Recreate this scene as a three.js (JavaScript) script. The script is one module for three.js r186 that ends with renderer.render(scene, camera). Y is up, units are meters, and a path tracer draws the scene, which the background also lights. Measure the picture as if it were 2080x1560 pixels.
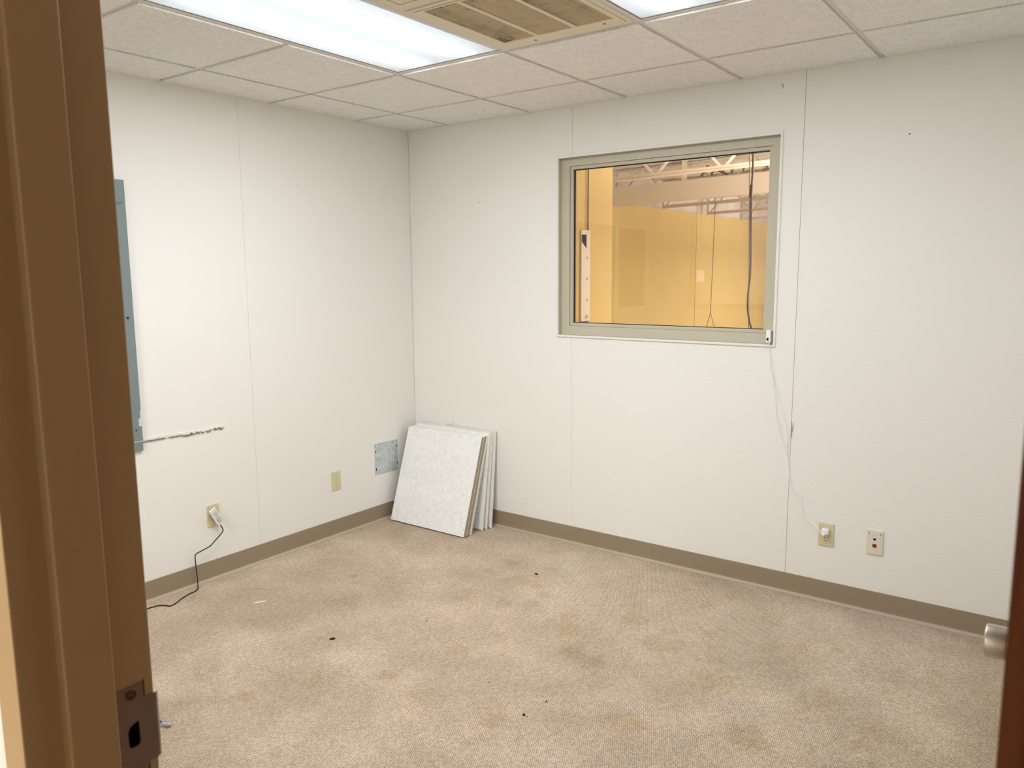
import * as THREE from 'three';
import { RoundedBoxGeometry } from 'three/addons/geometries/RoundedBoxGeometry.js';
import { mergeGeometries } from 'three/addons/utils/BufferGeometryUtils.js';
import { RectAreaLightUniformsLib } from 'three/addons/lights/RectAreaLightUniformsLib.js';
import { Brush, Evaluator, SUBTRACTION } from 'three-bvh-csg';

// ------------------------------------------------------------------ camera, light, exposure
const scene = new THREE.Scene();
scene.background = new THREE.Color(0, 0, 0);
const camera = new THREE.PerspectiveCamera(52.45, 2080 / 1560, 0.02, 80);
camera.rotation.order = 'YXZ';
camera.position.set(3.5613, 1.5615, 3.7372);
camera.rotation.set(-0.13998, 0.63545, -0.00734);
camera.focus = 3.7; camera.userData.fStop = 10;
const renderer = new THREE.WebGLRenderer({ antialias: true });
renderer.toneMapping = THREE.LinearToneMapping;
renderer.toneMappingExposure = 1.31;
renderer.shadowMap.enabled = true;
RectAreaLightUniformsLib.init();
const LAMP = { room: 10.6, corridor: 27, hall: 88 };
const LAMP_COLOR = { room: [0.955, 0.99, 1.04], corridor: [1.0, 0.97, 0.92], hall: [1.0, 0.96, 0.91] };

// ------------------------------------------------------------------ measures (metres; corner of the room at the origin)
const T = 0.6096, H = 2.462;
const ROOM_X = 3.722, ROOM_Z = 3.29;
const GX = [0]; for (let i = 0; i < 6; i++) GX.push(0.3372 + i * T); GX.push(ROOM_X);
const GZ = [0]; for (let i = 0; i < 5; i++) GZ.push(0.4408 + i * T); GZ.push(ROOM_Z);
const WIN = { x0: 1.137, x1: 2.360, y0: 1.217, y1: 2.193 };
const JX = 2.6749, JS = 0.016, JZ0 = 3.2797, JZ1 = 3.4259, STRIKE_Y = 1.0157;
const HX = 3.592, DOOR_H = 2.134;

// ------------------------------------------------------------------ helpers
let seed = 20240611;
function rnd() { seed = (seed * 1664525 + 1013904223) >>> 0; return seed / 4294967296; }
function rr(a, b) { return a + (b - a) * rnd(); }
const V = (x, y, z) => new THREE.Vector3(x, y, z);
const col = (r, g, b) => new THREE.Color().setRGB(r, g, b);
function mat(r, g, b, o = {}) {
  const { name, physical, ...rest } = o;
  const m = new (physical ? THREE.MeshPhysicalMaterial : THREE.MeshStandardMaterial)({ color: col(r, g, b), roughness: 0.7, ...rest });
  return m;
}
function planarUV(g) {
  g.computeVertexNormals && !g.attributes.normal && g.computeVertexNormals();
  const p = g.attributes.position, n = g.attributes.normal, uv = new Float32Array(p.count * 2);
  for (let i = 0; i < p.count; i++) {
    const ax = Math.abs(n.getX(i)), ay = Math.abs(n.getY(i)), az = Math.abs(n.getZ(i));
    let u, v;
    if (ax >= ay && ax >= az) { u = p.getZ(i); v = p.getY(i); } else if (ay >= az) { u = p.getX(i); v = p.getZ(i); } else { u = p.getX(i); v = p.getY(i); }
    uv[2 * i] = u; uv[2 * i + 1] = v;
  }
  g.setAttribute('uv', new THREE.BufferAttribute(uv, 2));
  return g;
}
function box(x0, x1, y0, y1, z0, z1) {
  const g = new THREE.BoxGeometry(x1 - x0, y1 - y0, z1 - z0).toNonIndexed();
  g.translate((x0 + x1) / 2, (y0 + y1) / 2, (z0 + z1) / 2);
  return planarUV(g);
}
function rbox(x0, x1, y0, y1, z0, z1, r = 0.002, s = 2) {
  const g = new RoundedBoxGeometry(x1 - x0, y1 - y0, z1 - z0, s, r);
  g.translate((x0 + x1) / 2, (y0 + y1) / 2, (z0 + z1) / 2);
  return g.index ? planarUV(g.toNonIndexed()) : planarUV(g);
}
function merge(list) {
  const l = list.map((g) => { let k = g.index ? g.toNonIndexed() : g; for (const a of Object.keys(k.attributes)) if (!['position', 'normal', 'uv'].includes(a)) k.deleteAttribute(a); if (!k.attributes.uv) planarUV(k); return k; });
  return l.length === 1 ? l[0] : mergeGeometries(l, false);
}
function mesh(name, geo, m, parent) {
  const o = new THREE.Mesh(Array.isArray(geo) ? merge(geo) : geo, m);
  o.name = name; o.castShadow = true; o.receiveShadow = true;
  if (parent) parent.add(o);
  return o;
}
const taken = {};
function numbered(n) { const k = taken[n] = (taken[n] ?? -1) + 1; return k ? `${n}_${String(k).padStart(3, '0')}` : n; }
function tag(o, label, category, group) { Object.assign(o.userData, { label, category }); if (group) o.userData.group = group; return o; }
function thing(name, label, category, [x, y, z] = [0, 0, 0], group) {
  const o = new THREE.Group(); o.name = numbered(name); o.position.set(x, y, z); scene.add(o);
  return tag(o, label, category, group);
}
function structure(name, label, category = 'wall') {
  const o = new THREE.Group(); o.name = name; scene.add(o); o.userData.kind = 'structure';
  return tag(o, label, category);
}
function local(g, x, y, z) { g.translate(-x, -y, -z); return g; }
function tube(points, r, seg = 80, rad = 8, tension = 0.5) {
  return new THREE.TubeGeometry(new THREE.CatmullRomCurve3(points, false, 'catmullrom', tension), seg, r, rad, false);
}
function cyl(a, b, r0, r1 = r0, n = 16) {
  const d = new THREE.Vector3().subVectors(b, a), L = d.length();
  const g = new THREE.CylinderGeometry(r1, r0, L, n);
  g.translate(0, L / 2, 0);
  g.applyQuaternion(new THREE.Quaternion().setFromUnitVectors(V(0, 1, 0), d.normalize()));
  g.translate(a.x, a.y, a.z);
  return g;
}
function bar(a, b, w, h) {              // square bar between two points
  const d = new THREE.Vector3().subVectors(b, a), L = d.length();
  const g = new THREE.BoxGeometry(w, h, L); const m = new THREE.Matrix4().lookAt(b, a, V(0, 1, 0.001));
  g.applyMatrix4(m); g.translate((a.x + b.x) / 2, (a.y + b.y) / 2, (a.z + b.z) / 2);
  return g;
}
function roundPoly(pts, radii) {        // 2D shape with rounded corners
  const s = new THREE.Shape(), n = pts.length;
  for (let i = 0; i < n; i++) {
    const p = pts[i], a = pts[(i + n - 1) % n], b = pts[(i + 1) % n];
    const r = Array.isArray(radii) ? radii[i] : radii;
    const la = Math.hypot(a[0] - p[0], a[1] - p[1]), lb = Math.hypot(b[0] - p[0], b[1] - p[1]);
    const ra = Math.min(r, la / 2), rb = Math.min(r, lb / 2);
    const A = [p[0] + (a[0] - p[0]) / la * ra, p[1] + (a[1] - p[1]) / la * ra], B = [p[0] + (b[0] - p[0]) / lb * rb, p[1] + (b[1] - p[1]) / lb * rb];
    i ? s.lineTo(A[0], A[1]) : s.moveTo(A[0], A[1]);
    if (r > 0) s.quadraticCurveTo(p[0], p[1], B[0], B[1]); else s.lineTo(B[0], B[1]);
  }
  s.closePath();
  return s;
}
function extrude(shape, depth, o = {}) { return new THREE.ExtrudeGeometry(shape, { depth, bevelEnabled: false, curveSegments: 4, ...o }); }
// a profile drawn in (x, z), raised from y0 to y1
function raise(shape, y0, y1) { const g = extrude(shape, y1 - y0); g.rotateX(Math.PI / 2); g.translate(0, y1, 0); return g; }
// several boxes that fill a rectangle except for rectangular holes (in u, v)
function cells(u0, u1, v0, v1, holes) {
  const us = [u0, u1], vs = [v0, v1];
  for (const h of holes) { for (const u of [h[0], h[1]]) if (u > u0 && u < u1) us.push(u); for (const v of [h[2], h[3]]) if (v > v0 && v < v1) vs.push(v); }
  us.sort((a, b) => a - b); vs.sort((a, b) => a - b);
  const out = [];
  for (let j = 0; j + 1 < vs.length; j++) {
    let run = null;
    for (let i = 0; i + 1 < us.length; i++) {
      const cu = (us[i] + us[i + 1]) / 2, cv = (vs[j] + vs[j + 1]) / 2;
      const open = holes.some((h) => cu > h[0] && cu < h[1] && cv > h[2] && cv < h[3]);
      if (open || us[i + 1] - us[i] < 1e-6) { if (run) out.push(run); run = null; continue; }
      run = run ? [run[0], us[i + 1], run[2], run[3]] : [us[i], us[i + 1], vs[j], vs[j + 1]];
    }
    if (run) out.push(run);
  }
  return out.filter((c) => c[3] - c[2] > 1e-6);
}

// ------------------------------------------------------------------ textures
function hash(ix, iy, s) { let h = (ix * 374761393 + iy * 668265263 + s * 2147483647) | 0; h = Math.imul(h ^ (h >>> 13), 1274126177); h ^= h >>> 16; return (h >>> 0) / 4294967296; }
function vnoise(x, y, s, period = 0) {
  const xi = Math.floor(x), yi = Math.floor(y), fx = x - xi, fy = y - yi;
  const w = (v) => period ? ((v % period) + period) % period : v;
  const a = hash(w(xi), w(yi), s), b = hash(w(xi + 1), w(yi), s), c = hash(w(xi), w(yi + 1), s), d = hash(w(xi + 1), w(yi + 1), s);
  const u = fx * fx * (3 - 2 * fx), v = fy * fy * (3 - 2 * fy);
  return a + (b - a) * u + (c - a) * v + (a - b - c + d) * u * v;
}
function fbm(x, y, s, oct = 4, period = 0) { let t = 0, a = 0.5, f = 1; for (let i = 0; i < oct; i++) { t += a * vnoise(x * f, y * f, s + i * 17, period * f); a *= 0.5; f *= 2; } return t / (1 - Math.pow(0.5, oct)); }
function dataTexture(n, m, fn, srgb, repeat) {
  const d = new Uint8Array(n * m * 4);
  for (let j = 0; j < m; j++) for (let i = 0; i < n; i++) {
    const c = fn(i, j), k = 4 * (j * n + i);
    if (typeof c === 'number') d[k] = d[k + 1] = d[k + 2] = Math.max(0, Math.min(255, c * 255)); else for (let q = 0; q < 3; q++) d[k + q] = Math.max(0, Math.min(255, c[q] * 255));
    d[k + 3] = 255;
  }
  const t = new THREE.DataTexture(d, n, m);
  t.wrapS = t.wrapT = THREE.RepeatWrapping; t.magFilter = THREE.LinearFilter; t.minFilter = THREE.LinearMipmapLinearFilter; t.generateMipmaps = true;
  if (srgb) t.colorSpace = THREE.SRGBColorSpace;
  if (repeat) t.repeat.set(repeat[0], repeat[1]);
  t.needsUpdate = true;
  return t;
}
const peelBump = dataTexture(512, 512, (i, j) => 0.65 * vnoise(i / 6, j / 6, 3, 512 / 6 | 0) + 0.35 * vnoise(i / 2.5, j / 2.5, 9, 0), false, [1 / 0.36, 1 / 0.36]);

// ceiling board: off-white with scattered pin holes and short worm-like fissures
const BN = 1024, boardRelief = new Float32Array(BN * BN).fill(1);
{
  const dig = (x, y, r, depth) => { for (let dy = -Math.ceil(r); dy <= r; dy++) for (let dx = -Math.ceil(r); dx <= r; dx++) { const q = Math.hypot(dx, dy) / r; if (q < 1) { const k = ((Math.round(y + dy) + BN) % BN) * BN + ((Math.round(x + dx) + BN) % BN); boardRelief[k] = Math.min(boardRelief[k], 1 - depth * (1 - q * q)); } } };
  for (let i = 0; i < 6500; i++) dig(rnd() * BN, rnd() * BN, rr(0.8, 1.5), rr(0.3, 0.9));
  for (let i = 0; i < 2600; i++) { let x = rnd() * BN, y = rnd() * BN, a = rnd() * 6.28; const n = rr(1, 4); for (let k = 0; k < n; k++) { dig(x, y, rr(1.0, 2.0), rr(0.4, 0.85)); a += rr(-0.7, 0.7); x += 2 * Math.cos(a); y += 2 * Math.sin(a); } }
}
const boardMap = dataTexture(BN, BN, (i, j) => { const r = boardRelief[j * BN + i], g = 0.955 + 0.05 * fbm(i / 40, j / 40, 5, 3) + 0.03 * (hash(i, j, 4) - 0.5); const k = g * (0.48 + 0.52 * r); return [k, k * (0.985 + 0.015 * r), k * (0.965 + 0.035 * r)]; }, true, [1 / T, 1 / T]);
const boardBump = dataTexture(BN, BN, (i, j) => 0.85 * boardRelief[j * BN + i] + 0.15 * vnoise(i / 7, j / 7, 6, 0), false, [1 / T, 1 / T]);

// loop-pile carpet: dyed yarn, shade between the loops painted in, worn and spilled patches
const spills = []; for (let i = 0; i < 130; i++) spills.push([rr(0.1, 3.6), rr(0.05, 3.2), rr(0.012, 0.05), rr(0.25, 0.8), rnd()]);
for (const s of [[1.10, .62, .05, .9], [1.33, .60, .08, .9], [1.52, .70, .06, 1], [1.42, .90, .05, 1], [1.20, .98, .05, .8], [1.80, .95, .09, 1], [1.93, 1.12, .07, .9], [2.0, .7, .08, 1], [2.2, .85, .1, .9], [.86, .78, .05, .8], [.72, 1.0, .06, .7], [2.5, 1.0, .1, .9], [2.75, 1.3, .09, 1], [2.35, 1.45, .08, .9], [1.55, 1.4, .07, .8], [2.9, .9, .08, .8], [1.2, 1.5, .05, .7]]) spills.push([s[0], s[1], s[2] * 0.85, s[3] * 0.72, rnd()]);
const CN = 2048, CW = 3.9;
const spillField = new Float32Array(CN * CN);
for (const [sx, sz, r, k, ph] of spills) {
  const R = Math.ceil(r * 1.7 / CW * CN), ci = Math.round(sx / CW * CN), cj = Math.round(sz / CW * CN);
  for (let j = Math.max(0, cj - R); j < Math.min(CN, cj + R); j++) for (let i = Math.max(0, ci - R); i < Math.min(CN, ci + R); i++) {
    const x = i / CN * CW, z = j / CN * CW, d = Math.hypot(x - sx, z - sz) / r + 1.1 * (fbm(x * 22 + ph * 50, z * 22, 31, 3) - 0.5) + 0.5 * (vnoise(x * 130, z * 130, 33) - 0.5);
    const v = k * Math.max(0, Math.min(1, (1.05 - d) / 0.35)); if (v > spillField[j * CN + i]) spillField[j * CN + i] = v;
  }
}
const LOOP = CW / 512;                                              // 7.6 mm between loops
const carpetMap = dataTexture(CN, CN, (i, j) => {
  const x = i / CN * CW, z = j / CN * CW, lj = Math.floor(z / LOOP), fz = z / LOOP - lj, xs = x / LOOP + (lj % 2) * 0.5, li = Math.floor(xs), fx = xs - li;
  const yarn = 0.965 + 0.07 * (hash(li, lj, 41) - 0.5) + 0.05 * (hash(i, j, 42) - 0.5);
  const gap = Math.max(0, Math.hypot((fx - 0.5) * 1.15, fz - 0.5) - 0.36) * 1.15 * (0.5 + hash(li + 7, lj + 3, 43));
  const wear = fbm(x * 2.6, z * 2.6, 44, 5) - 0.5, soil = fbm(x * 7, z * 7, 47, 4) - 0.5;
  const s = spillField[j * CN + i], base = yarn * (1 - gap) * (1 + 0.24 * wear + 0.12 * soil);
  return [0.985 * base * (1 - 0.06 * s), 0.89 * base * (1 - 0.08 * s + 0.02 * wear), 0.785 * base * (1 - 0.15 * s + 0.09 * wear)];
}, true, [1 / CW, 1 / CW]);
const carpetBump = dataTexture(512, 512, (i, j) => {
  const q = 512 / 16, lj = Math.floor(j / q), fz = j / q - lj, xs = i / q + (lj % 2) * 0.5, li = Math.floor(xs) % 16, fx = xs - Math.floor(xs);
  return Math.max(0, 1 - 1.7 * (Math.pow((fx - 0.5) * 1.1, 2) + Math.pow(fz - 0.5, 2)) * 2) * (0.75 + 0.25 * hash(li, lj, 51)) * 0.9 + 0.1 * vnoise(i / 3, j / 3, 52, 0);
}, false, [1 / (16 * LOOP), 1 / (16 * LOOP)]);
const grain = dataTexture(512, 512, (i, j) => { const g = fbm(i / 9, j / 160, 61, 4) * 0.6 + vnoise(i / 2.2, j / 60, 66, 0) * 0.4, k = 0.55 + 0.75 * g; return [k, k * 0.98, k * 0.95]; }, true, [1 / 0.5, 1 / 0.9]);
const zincMap = dataTexture(256, 256, (i, j) => { const x = i / 256, y = j / 256; let k = 0.90 + 0.2 * (fbm(x * 7, y * 7, 71, 4) - 0.5) + 0.06 * (hash(i >> 1, j >> 1, 73) - 0.5); const scuff = fbm(x * 30, y * 9, 75, 3); if (scuff > 0.66) k -= 0.14 * (scuff - 0.66) / 0.2; return [k * 0.97, k * 0.995, k]; }, true, [1 / 0.2, 1 / 0.2]);
const dustMap = dataTexture(512, 512, (i, j) => { const x = i / 512, y = j / 512; let d = 0.94 + 0.1 * (fbm(x * 9, y * 9, 81, 4) - 0.5); const clump = fbm(x * 14, y * 22, 83, 4); if (clump > 0.6) d -= 1.2 * (clump - 0.6); return [d, d * 0.97, d * 0.92]; }, true, [1 / 0.62, 1 / 0.62]);
const deckNoise = dataTexture(256, 256, (i, j) => 0.9 + 0.16 * (fbm(i / 30, j / 30, 91, 4, 0) - 0.5), true, [0.25, 0.25]);
const yellowMap = dataTexture(512, 512, (i, j) => { const k = 0.955 + 0.035 * (fbm(i / 60, j / 60, 95, 4) - 0.5) + 0.02 * (hash(i, j, 97) - 0.5); return [k, k, k * 0.99]; }, true, [0.22, 0.22]);

// ------------------------------------------------------------------ materials
const M = {
  wall: mat(0.90, 0.882, 0.832, { roughness: 0.82, bumpMap: peelBump, bumpScale: 0.0005 }),
  core: mat(0.62, 0.59, 0.53, { roughness: 0.95 }),
  ceilingBoard: mat(0.95, 0.925, 0.885, { roughness: 0.95, map: boardMap, bumpMap: boardBump, bumpScale: 0.0012 }),
  newBoard: mat(0.97, 0.98, 0.965, { roughness: 0.95, map: boardMap, bumpMap: boardBump, bumpScale: 0.001 }),
  boardCoreTan: mat(0.42, 0.36, 0.26, { roughness: 0.98, bumpMap: peelBump, bumpScale: 0.002 }),
  boardCoreWhite: mat(0.82, 0.80, 0.73, { roughness: 0.98, bumpMap: peelBump, bumpScale: 0.0015 }),
  tee: mat(0.74, 0.70, 0.64, { roughness: 0.55 }),
  plenum: mat(0.52, 0.50, 0.47),
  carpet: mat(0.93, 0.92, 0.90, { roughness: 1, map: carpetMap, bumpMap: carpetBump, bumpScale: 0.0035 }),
  base: mat(0.32, 0.25, 0.168, { roughness: 0.55 }),
  toe: mat(0.50, 0.42, 0.31, { roughness: 0.6 }),
  framePaint: mat(0.49, 0.322, 0.162, { roughness: 0.42 }),
  wood: mat(0.105, 0.030, 0.008, { roughness: 0.55, map: grain, physical: true, specularIntensity: 0.35 }),
  nickel: mat(0.62, 0.57, 0.52, { roughness: 0.3, metalness: 1 }),
  strike: mat(0.40, 0.34, 0.29, { roughness: 0.42, metalness: 1 }),
  black: mat(0.012, 0.011, 0.011, { roughness: 0.6 }),
  slot: mat(0.01, 0.01, 0.01, { roughness: 0.9 }),  // near black for shade painted inside slots and holes, and black plastic parts
  whiteTrim: mat(0.88, 0.86, 0.80, { roughness: 0.5 }),
  windowMetal: mat(0.575, 0.535, 0.415, { roughness: 0.45 }),
  gasket: mat(0.015, 0.012, 0.012, { roughness: 0.7 }),
  glass: mat(1, 1, 1, { physical: true, roughness: 0, transmission: 1, thickness: 0, ior: 1.5 }),
  lampMetal: mat(0.80, 0.78, 0.78, { roughness: 0.4 }),
  lens: mat(0.85, 0.87, 0.9, { roughness: 0.4, emissive: col(0.78, 0.92, 1.0), emissiveIntensity: 0.26 }),
  prismLens: mat(0.93, 0.97, 1.0, { physical: true, roughness: 0.95, transmission: 1, thickness: 0, ior: 1.35 }),
  tubeGlow: mat(0.9, 0.9, 0.9, { roughness: 0.6, emissive: col(0.93, 0.98, 1.0), emissiveIntensity: 2.6 }),
  grille: mat(0.80, 0.71, 0.53, { roughness: 0.55 }),
  grilleDust: mat(0.82, 0.72, 0.54, { roughness: 0.85, map: dustMap }),
  lint: mat(0.24, 0.18, 0.11, { roughness: 1 }),
  panelGrey: mat(0.20, 0.25, 0.25, { roughness: 0.5 }),
  panelSmear: mat(0.62, 0.70, 0.72, { roughness: 0.7 }),
  zinc: mat(0.80, 0.83, 0.84, { roughness: 0.5, metalness: 0.15, map: zincMap }),
  tarnish: mat(0.17, 0.17, 0.165, { roughness: 0.9 }),
  ivory: mat(0.70, 0.63, 0.40, { roughness: 0.4 }),
  ivoryPale: mat(0.78, 0.74, 0.60, { roughness: 0.4 }),
  ivoryFace: mat(0.72, 0.64, 0.46, { roughness: 0.4 }),
  screw: mat(0.40, 0.36, 0.25, { roughness: 0.4, metalness: 0.5 }),
  whitePlastic: mat(0.92, 0.92, 0.92, { roughness: 0.35 }),
  blackCord: mat(0.018, 0.012, 0.012, { roughness: 0.5 }),
  red: mat(0.33, 0.03, 0.025, { roughness: 0.4 }),
  blue: mat(0.06, 0.12, 0.42, { roughness: 0.4 }),
  silver: mat(0.75, 0.76, 0.78, { roughness: 0.25, metalness: 1 }),
  scar: mat(0.26, 0.215, 0.185, { roughness: 1 }),
  scarPaper: mat(0.86, 0.83, 0.77, { roughness: 0.9 }),
  crumb: mat(0.03, 0.018, 0.01, { roughness: 1 }),
  paper: mat(0.92, 0.90, 0.85, { roughness: 0.8 }),
  yellow: mat(0.765, 0.575, 0.22, { roughness: 0.75, map: yellowMap }),
  deck: mat(0.90, 0.80, 0.72, { roughness: 0.7, map: deckNoise }),
  steelCream: mat(0.62, 0.53, 0.41, { roughness: 0.6 }),
  darkSteel: mat(0.12, 0.075, 0.05, { roughness: 0.6 }),
  chain: mat(0.20, 0.15, 0.10, { roughness: 0.5, metalness: 0.4 }),
  hose: mat(0.075, 0.045, 0.025, { roughness: 0.9 }),
  concrete: mat(0.55, 0.50, 0.43, { roughness: 0.85 }),
  postWhite: mat(0.74, 0.68, 0.62, { roughness: 0.5 }),
};

// ------------------------------------------------------------------ floor
{
  const f = structure('floor', 'beige loop-pile carpet with blotchy stains covering the room floor', 'floor');
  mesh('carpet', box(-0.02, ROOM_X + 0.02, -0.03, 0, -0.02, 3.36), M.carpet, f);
  const c = structure('floor_corridor', 'carpeted floor of the corridor outside the door', 'floor');
  const g = box(-1.2, 6.2, -0.03, 0, 3.36, 5.4);
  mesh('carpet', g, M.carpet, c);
}

// ------------------------------------------------------------------ walls of the room (wrapped panels with open joints over a core)
const GAP = 0.0008, PT = 0.014;
const WIN2 = { x0: 0.42, x1: 1.64, y0: 1.217, y1: 2.193 };
function panelWall(o, place, length, seams, holes, top, first = 0, deep = []) {
  const cuts = [first, ...seams, length];
  for (let i = 0; i + 1 < cuts.length; i++) {
    const u0 = cuts[i] + (i ? GAP : 0), u1 = cuts[i + 1] - (i + 2 < cuts.length ? GAP : 0);
    mesh('wall_panel', cells(u0, u1, 0, top, holes).map(([a, b, c, d]) => place(a, b, c, d, -PT, 0)), M.wall, o);
  }
  seams.forEach((u, k) => mesh('joint_filler', cells(u - 0.003, u + 0.003, 0, top, holes).map(([a, b, c, d]) => place(a, b, c, d, -0.012, deep.includes(k) ? -0.005 : -0.0016)), M.core, o));
  mesh('wall_core', cells(first, length, 0, top, holes).map(([a, b, c, d]) => place(a, b, c, d, -0.11, -PT - 0.0005)), M.core, o);
}
const WT = H + 0.16;
{
  const wl = structure('wall_left', 'white panelled wall carrying the grey electrical cabinet');
  panelWall(wl, (a, b, c, d, e, f) => box(e, f, c, d, a, b), ROOM_Z, [1.245, 2.465], [], WT, 0.0008);
  const wb = structure('wall_back', 'white panelled wall with the interior window');
  panelWall(wb, (a, b, c, d, e, f) => box(a, b, c, d, e, f), ROOM_X, [1.2255, 2.4625, 3.68], [[WIN.x0 - 0.004, WIN.x1 + 0.004, WIN.y0 - 0.004, WIN.y1 + 0.004]], WT, 0.0008, [1]);
  mesh('seam_tape', box(2.4465, 2.4605, 0.1, H - 0.002, 0, 0.0007), M.wall, wb);
  mesh('seam_tape', box(1.2285, 1.2365, 2.21, H - 0.002, 0, 0.0006), M.wall, wb);
  mesh('torn_edge', [bar(V(2.4625, 0.86, 0.002), V(2.4675, 0.775, 0.0025), 0.0022, 0.0012), bar(V(2.4725, 0.85, 0.003), V(2.4655, 0.79, 0.002), 0.0018, 0.0012)], M.scar, wb);
  const scuff = [];
  for (const [x, y, r] of [[2.357, 2.411, 0.0035], [2.3585, 2.404, 0.003], [2.3605, 2.398, 0.0025], [2.354, 2.414, 0.002]]) { const g = new THREE.SphereGeometry(r, 8, 6); g.scale(0.7, 1.3, 0.2); g.translate(x, y, 0.0002); scuff.push(g); }
  mesh('scuff', scuff, mat(0.36, 0.31, 0.24, { roughness: 1 }), wb);
  for (const [x, y] of [[2.899, 2.135], [0.569, 1.99]]) { const g = new THREE.SphereGeometry(0.003, 10, 8); g.scale(1, 1, 0.3); g.translate(x, y, 0.0002); mesh('nail_hole', g, M.slot, wb); }
  const wr = structure('wall_right', 'white panelled wall behind the open door');
  panelWall(wr, (a, b, c, d, e, f) => box(ROOM_X - f, ROOM_X - e, c, d, a, b), ROOM_Z, [1.22, 2.44], [], WT);
  const wf = structure('wall_front', 'white panelled wall with the doorway');
  const dh = [JX - 0.03, HX + 0.03, -1, DOOR_H + 0.03], w2 = [WIN2.x0, WIN2.x1, WIN2.y0, WIN2.y1];
  panelWall(wf, (a, b, c, d, e, f) => box(a, b, c, d, ROOM_Z - f, ROOM_Z - e), ROOM_X, [1.22, 2.44], [dh, w2], WT);
  mesh('corridor_face', cells(-1.2, 6.2, 0, WT, [dh, w2]).map(([a, b, c, d]) => box(a, b, c, d, ROOM_Z + 0.111, ROOM_Z + 0.125)), M.wall, wf);
}

// ------------------------------------------------------------------ vinyl cove base
function coveBase(name, label, place, u0, u1) {
  const o = structure(name, label, 'baseboard');
  const make = (p) => place(extrude(new THREE.Shape(p.map(([a, b]) => new THREE.Vector2(a, b))), u1 - u0), u0);
  mesh('cove_strip', make([[0, 0.1029], [0.0022, 0.1029], [0.0032, 0.1005], [0.0032, 0.022], [0.0044, 0.0135], [0, 0.0135]]), M.base, o);
  mesh('toe_strip', make([[0, 0.0134], [0.0045, 0.0132], [0.0085, 0.0058], [0.0165, 0.0034], [0.0168, 0.0003], [0, 0.0003]]), M.toe, o).userData.label = 'pale toe of the cove base';  // toe coloured paler than the strip above it
  return o;
}
coveBase('baseboard_left', 'taupe vinyl cove base along the wall with the grey cabinet', (g, u) => { g.translate(0, 0, u); return g; }, 0.003, ROOM_Z);
coveBase('baseboard_back', 'taupe vinyl cove base along the wall under the window', (g, u) => { g.rotateY(-Math.PI / 2); g.scale(-1, 1, 1); g.index || 0; flip(g); g.translate(u, 0, 0); return g; }, 0.003, ROOM_X);
coveBase('baseboard_right', 'taupe vinyl cove base along the wall behind the door', (g, u) => { g.scale(-1, 1, 1); flip(g); g.translate(ROOM_X, 0, u); return g; }, 0, ROOM_Z);
coveBase('baseboard_front', 'taupe vinyl cove base beside the doorway', (g, u) => { g.rotateY(Math.PI / 2); g.translate(u, 0, ROOM_Z); return g; }, 0, JX - 0.058);
function flip(g) {
  const p = g.attributes.position, n = g.attributes.normal, uv = g.attributes.uv;
  for (let i = 0; i < p.count; i += 3) for (const a of [p, n, uv]) { const k = a.itemSize; for (let c = 0; c < k; c++) { const q = a.array[(i + 1) * k + c]; a.array[(i + 1) * k + c] = a.array[(i + 2) * k + c]; a.array[(i + 2) * k + c] = q; } }
  g.computeVertexNormals();
}

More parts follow.
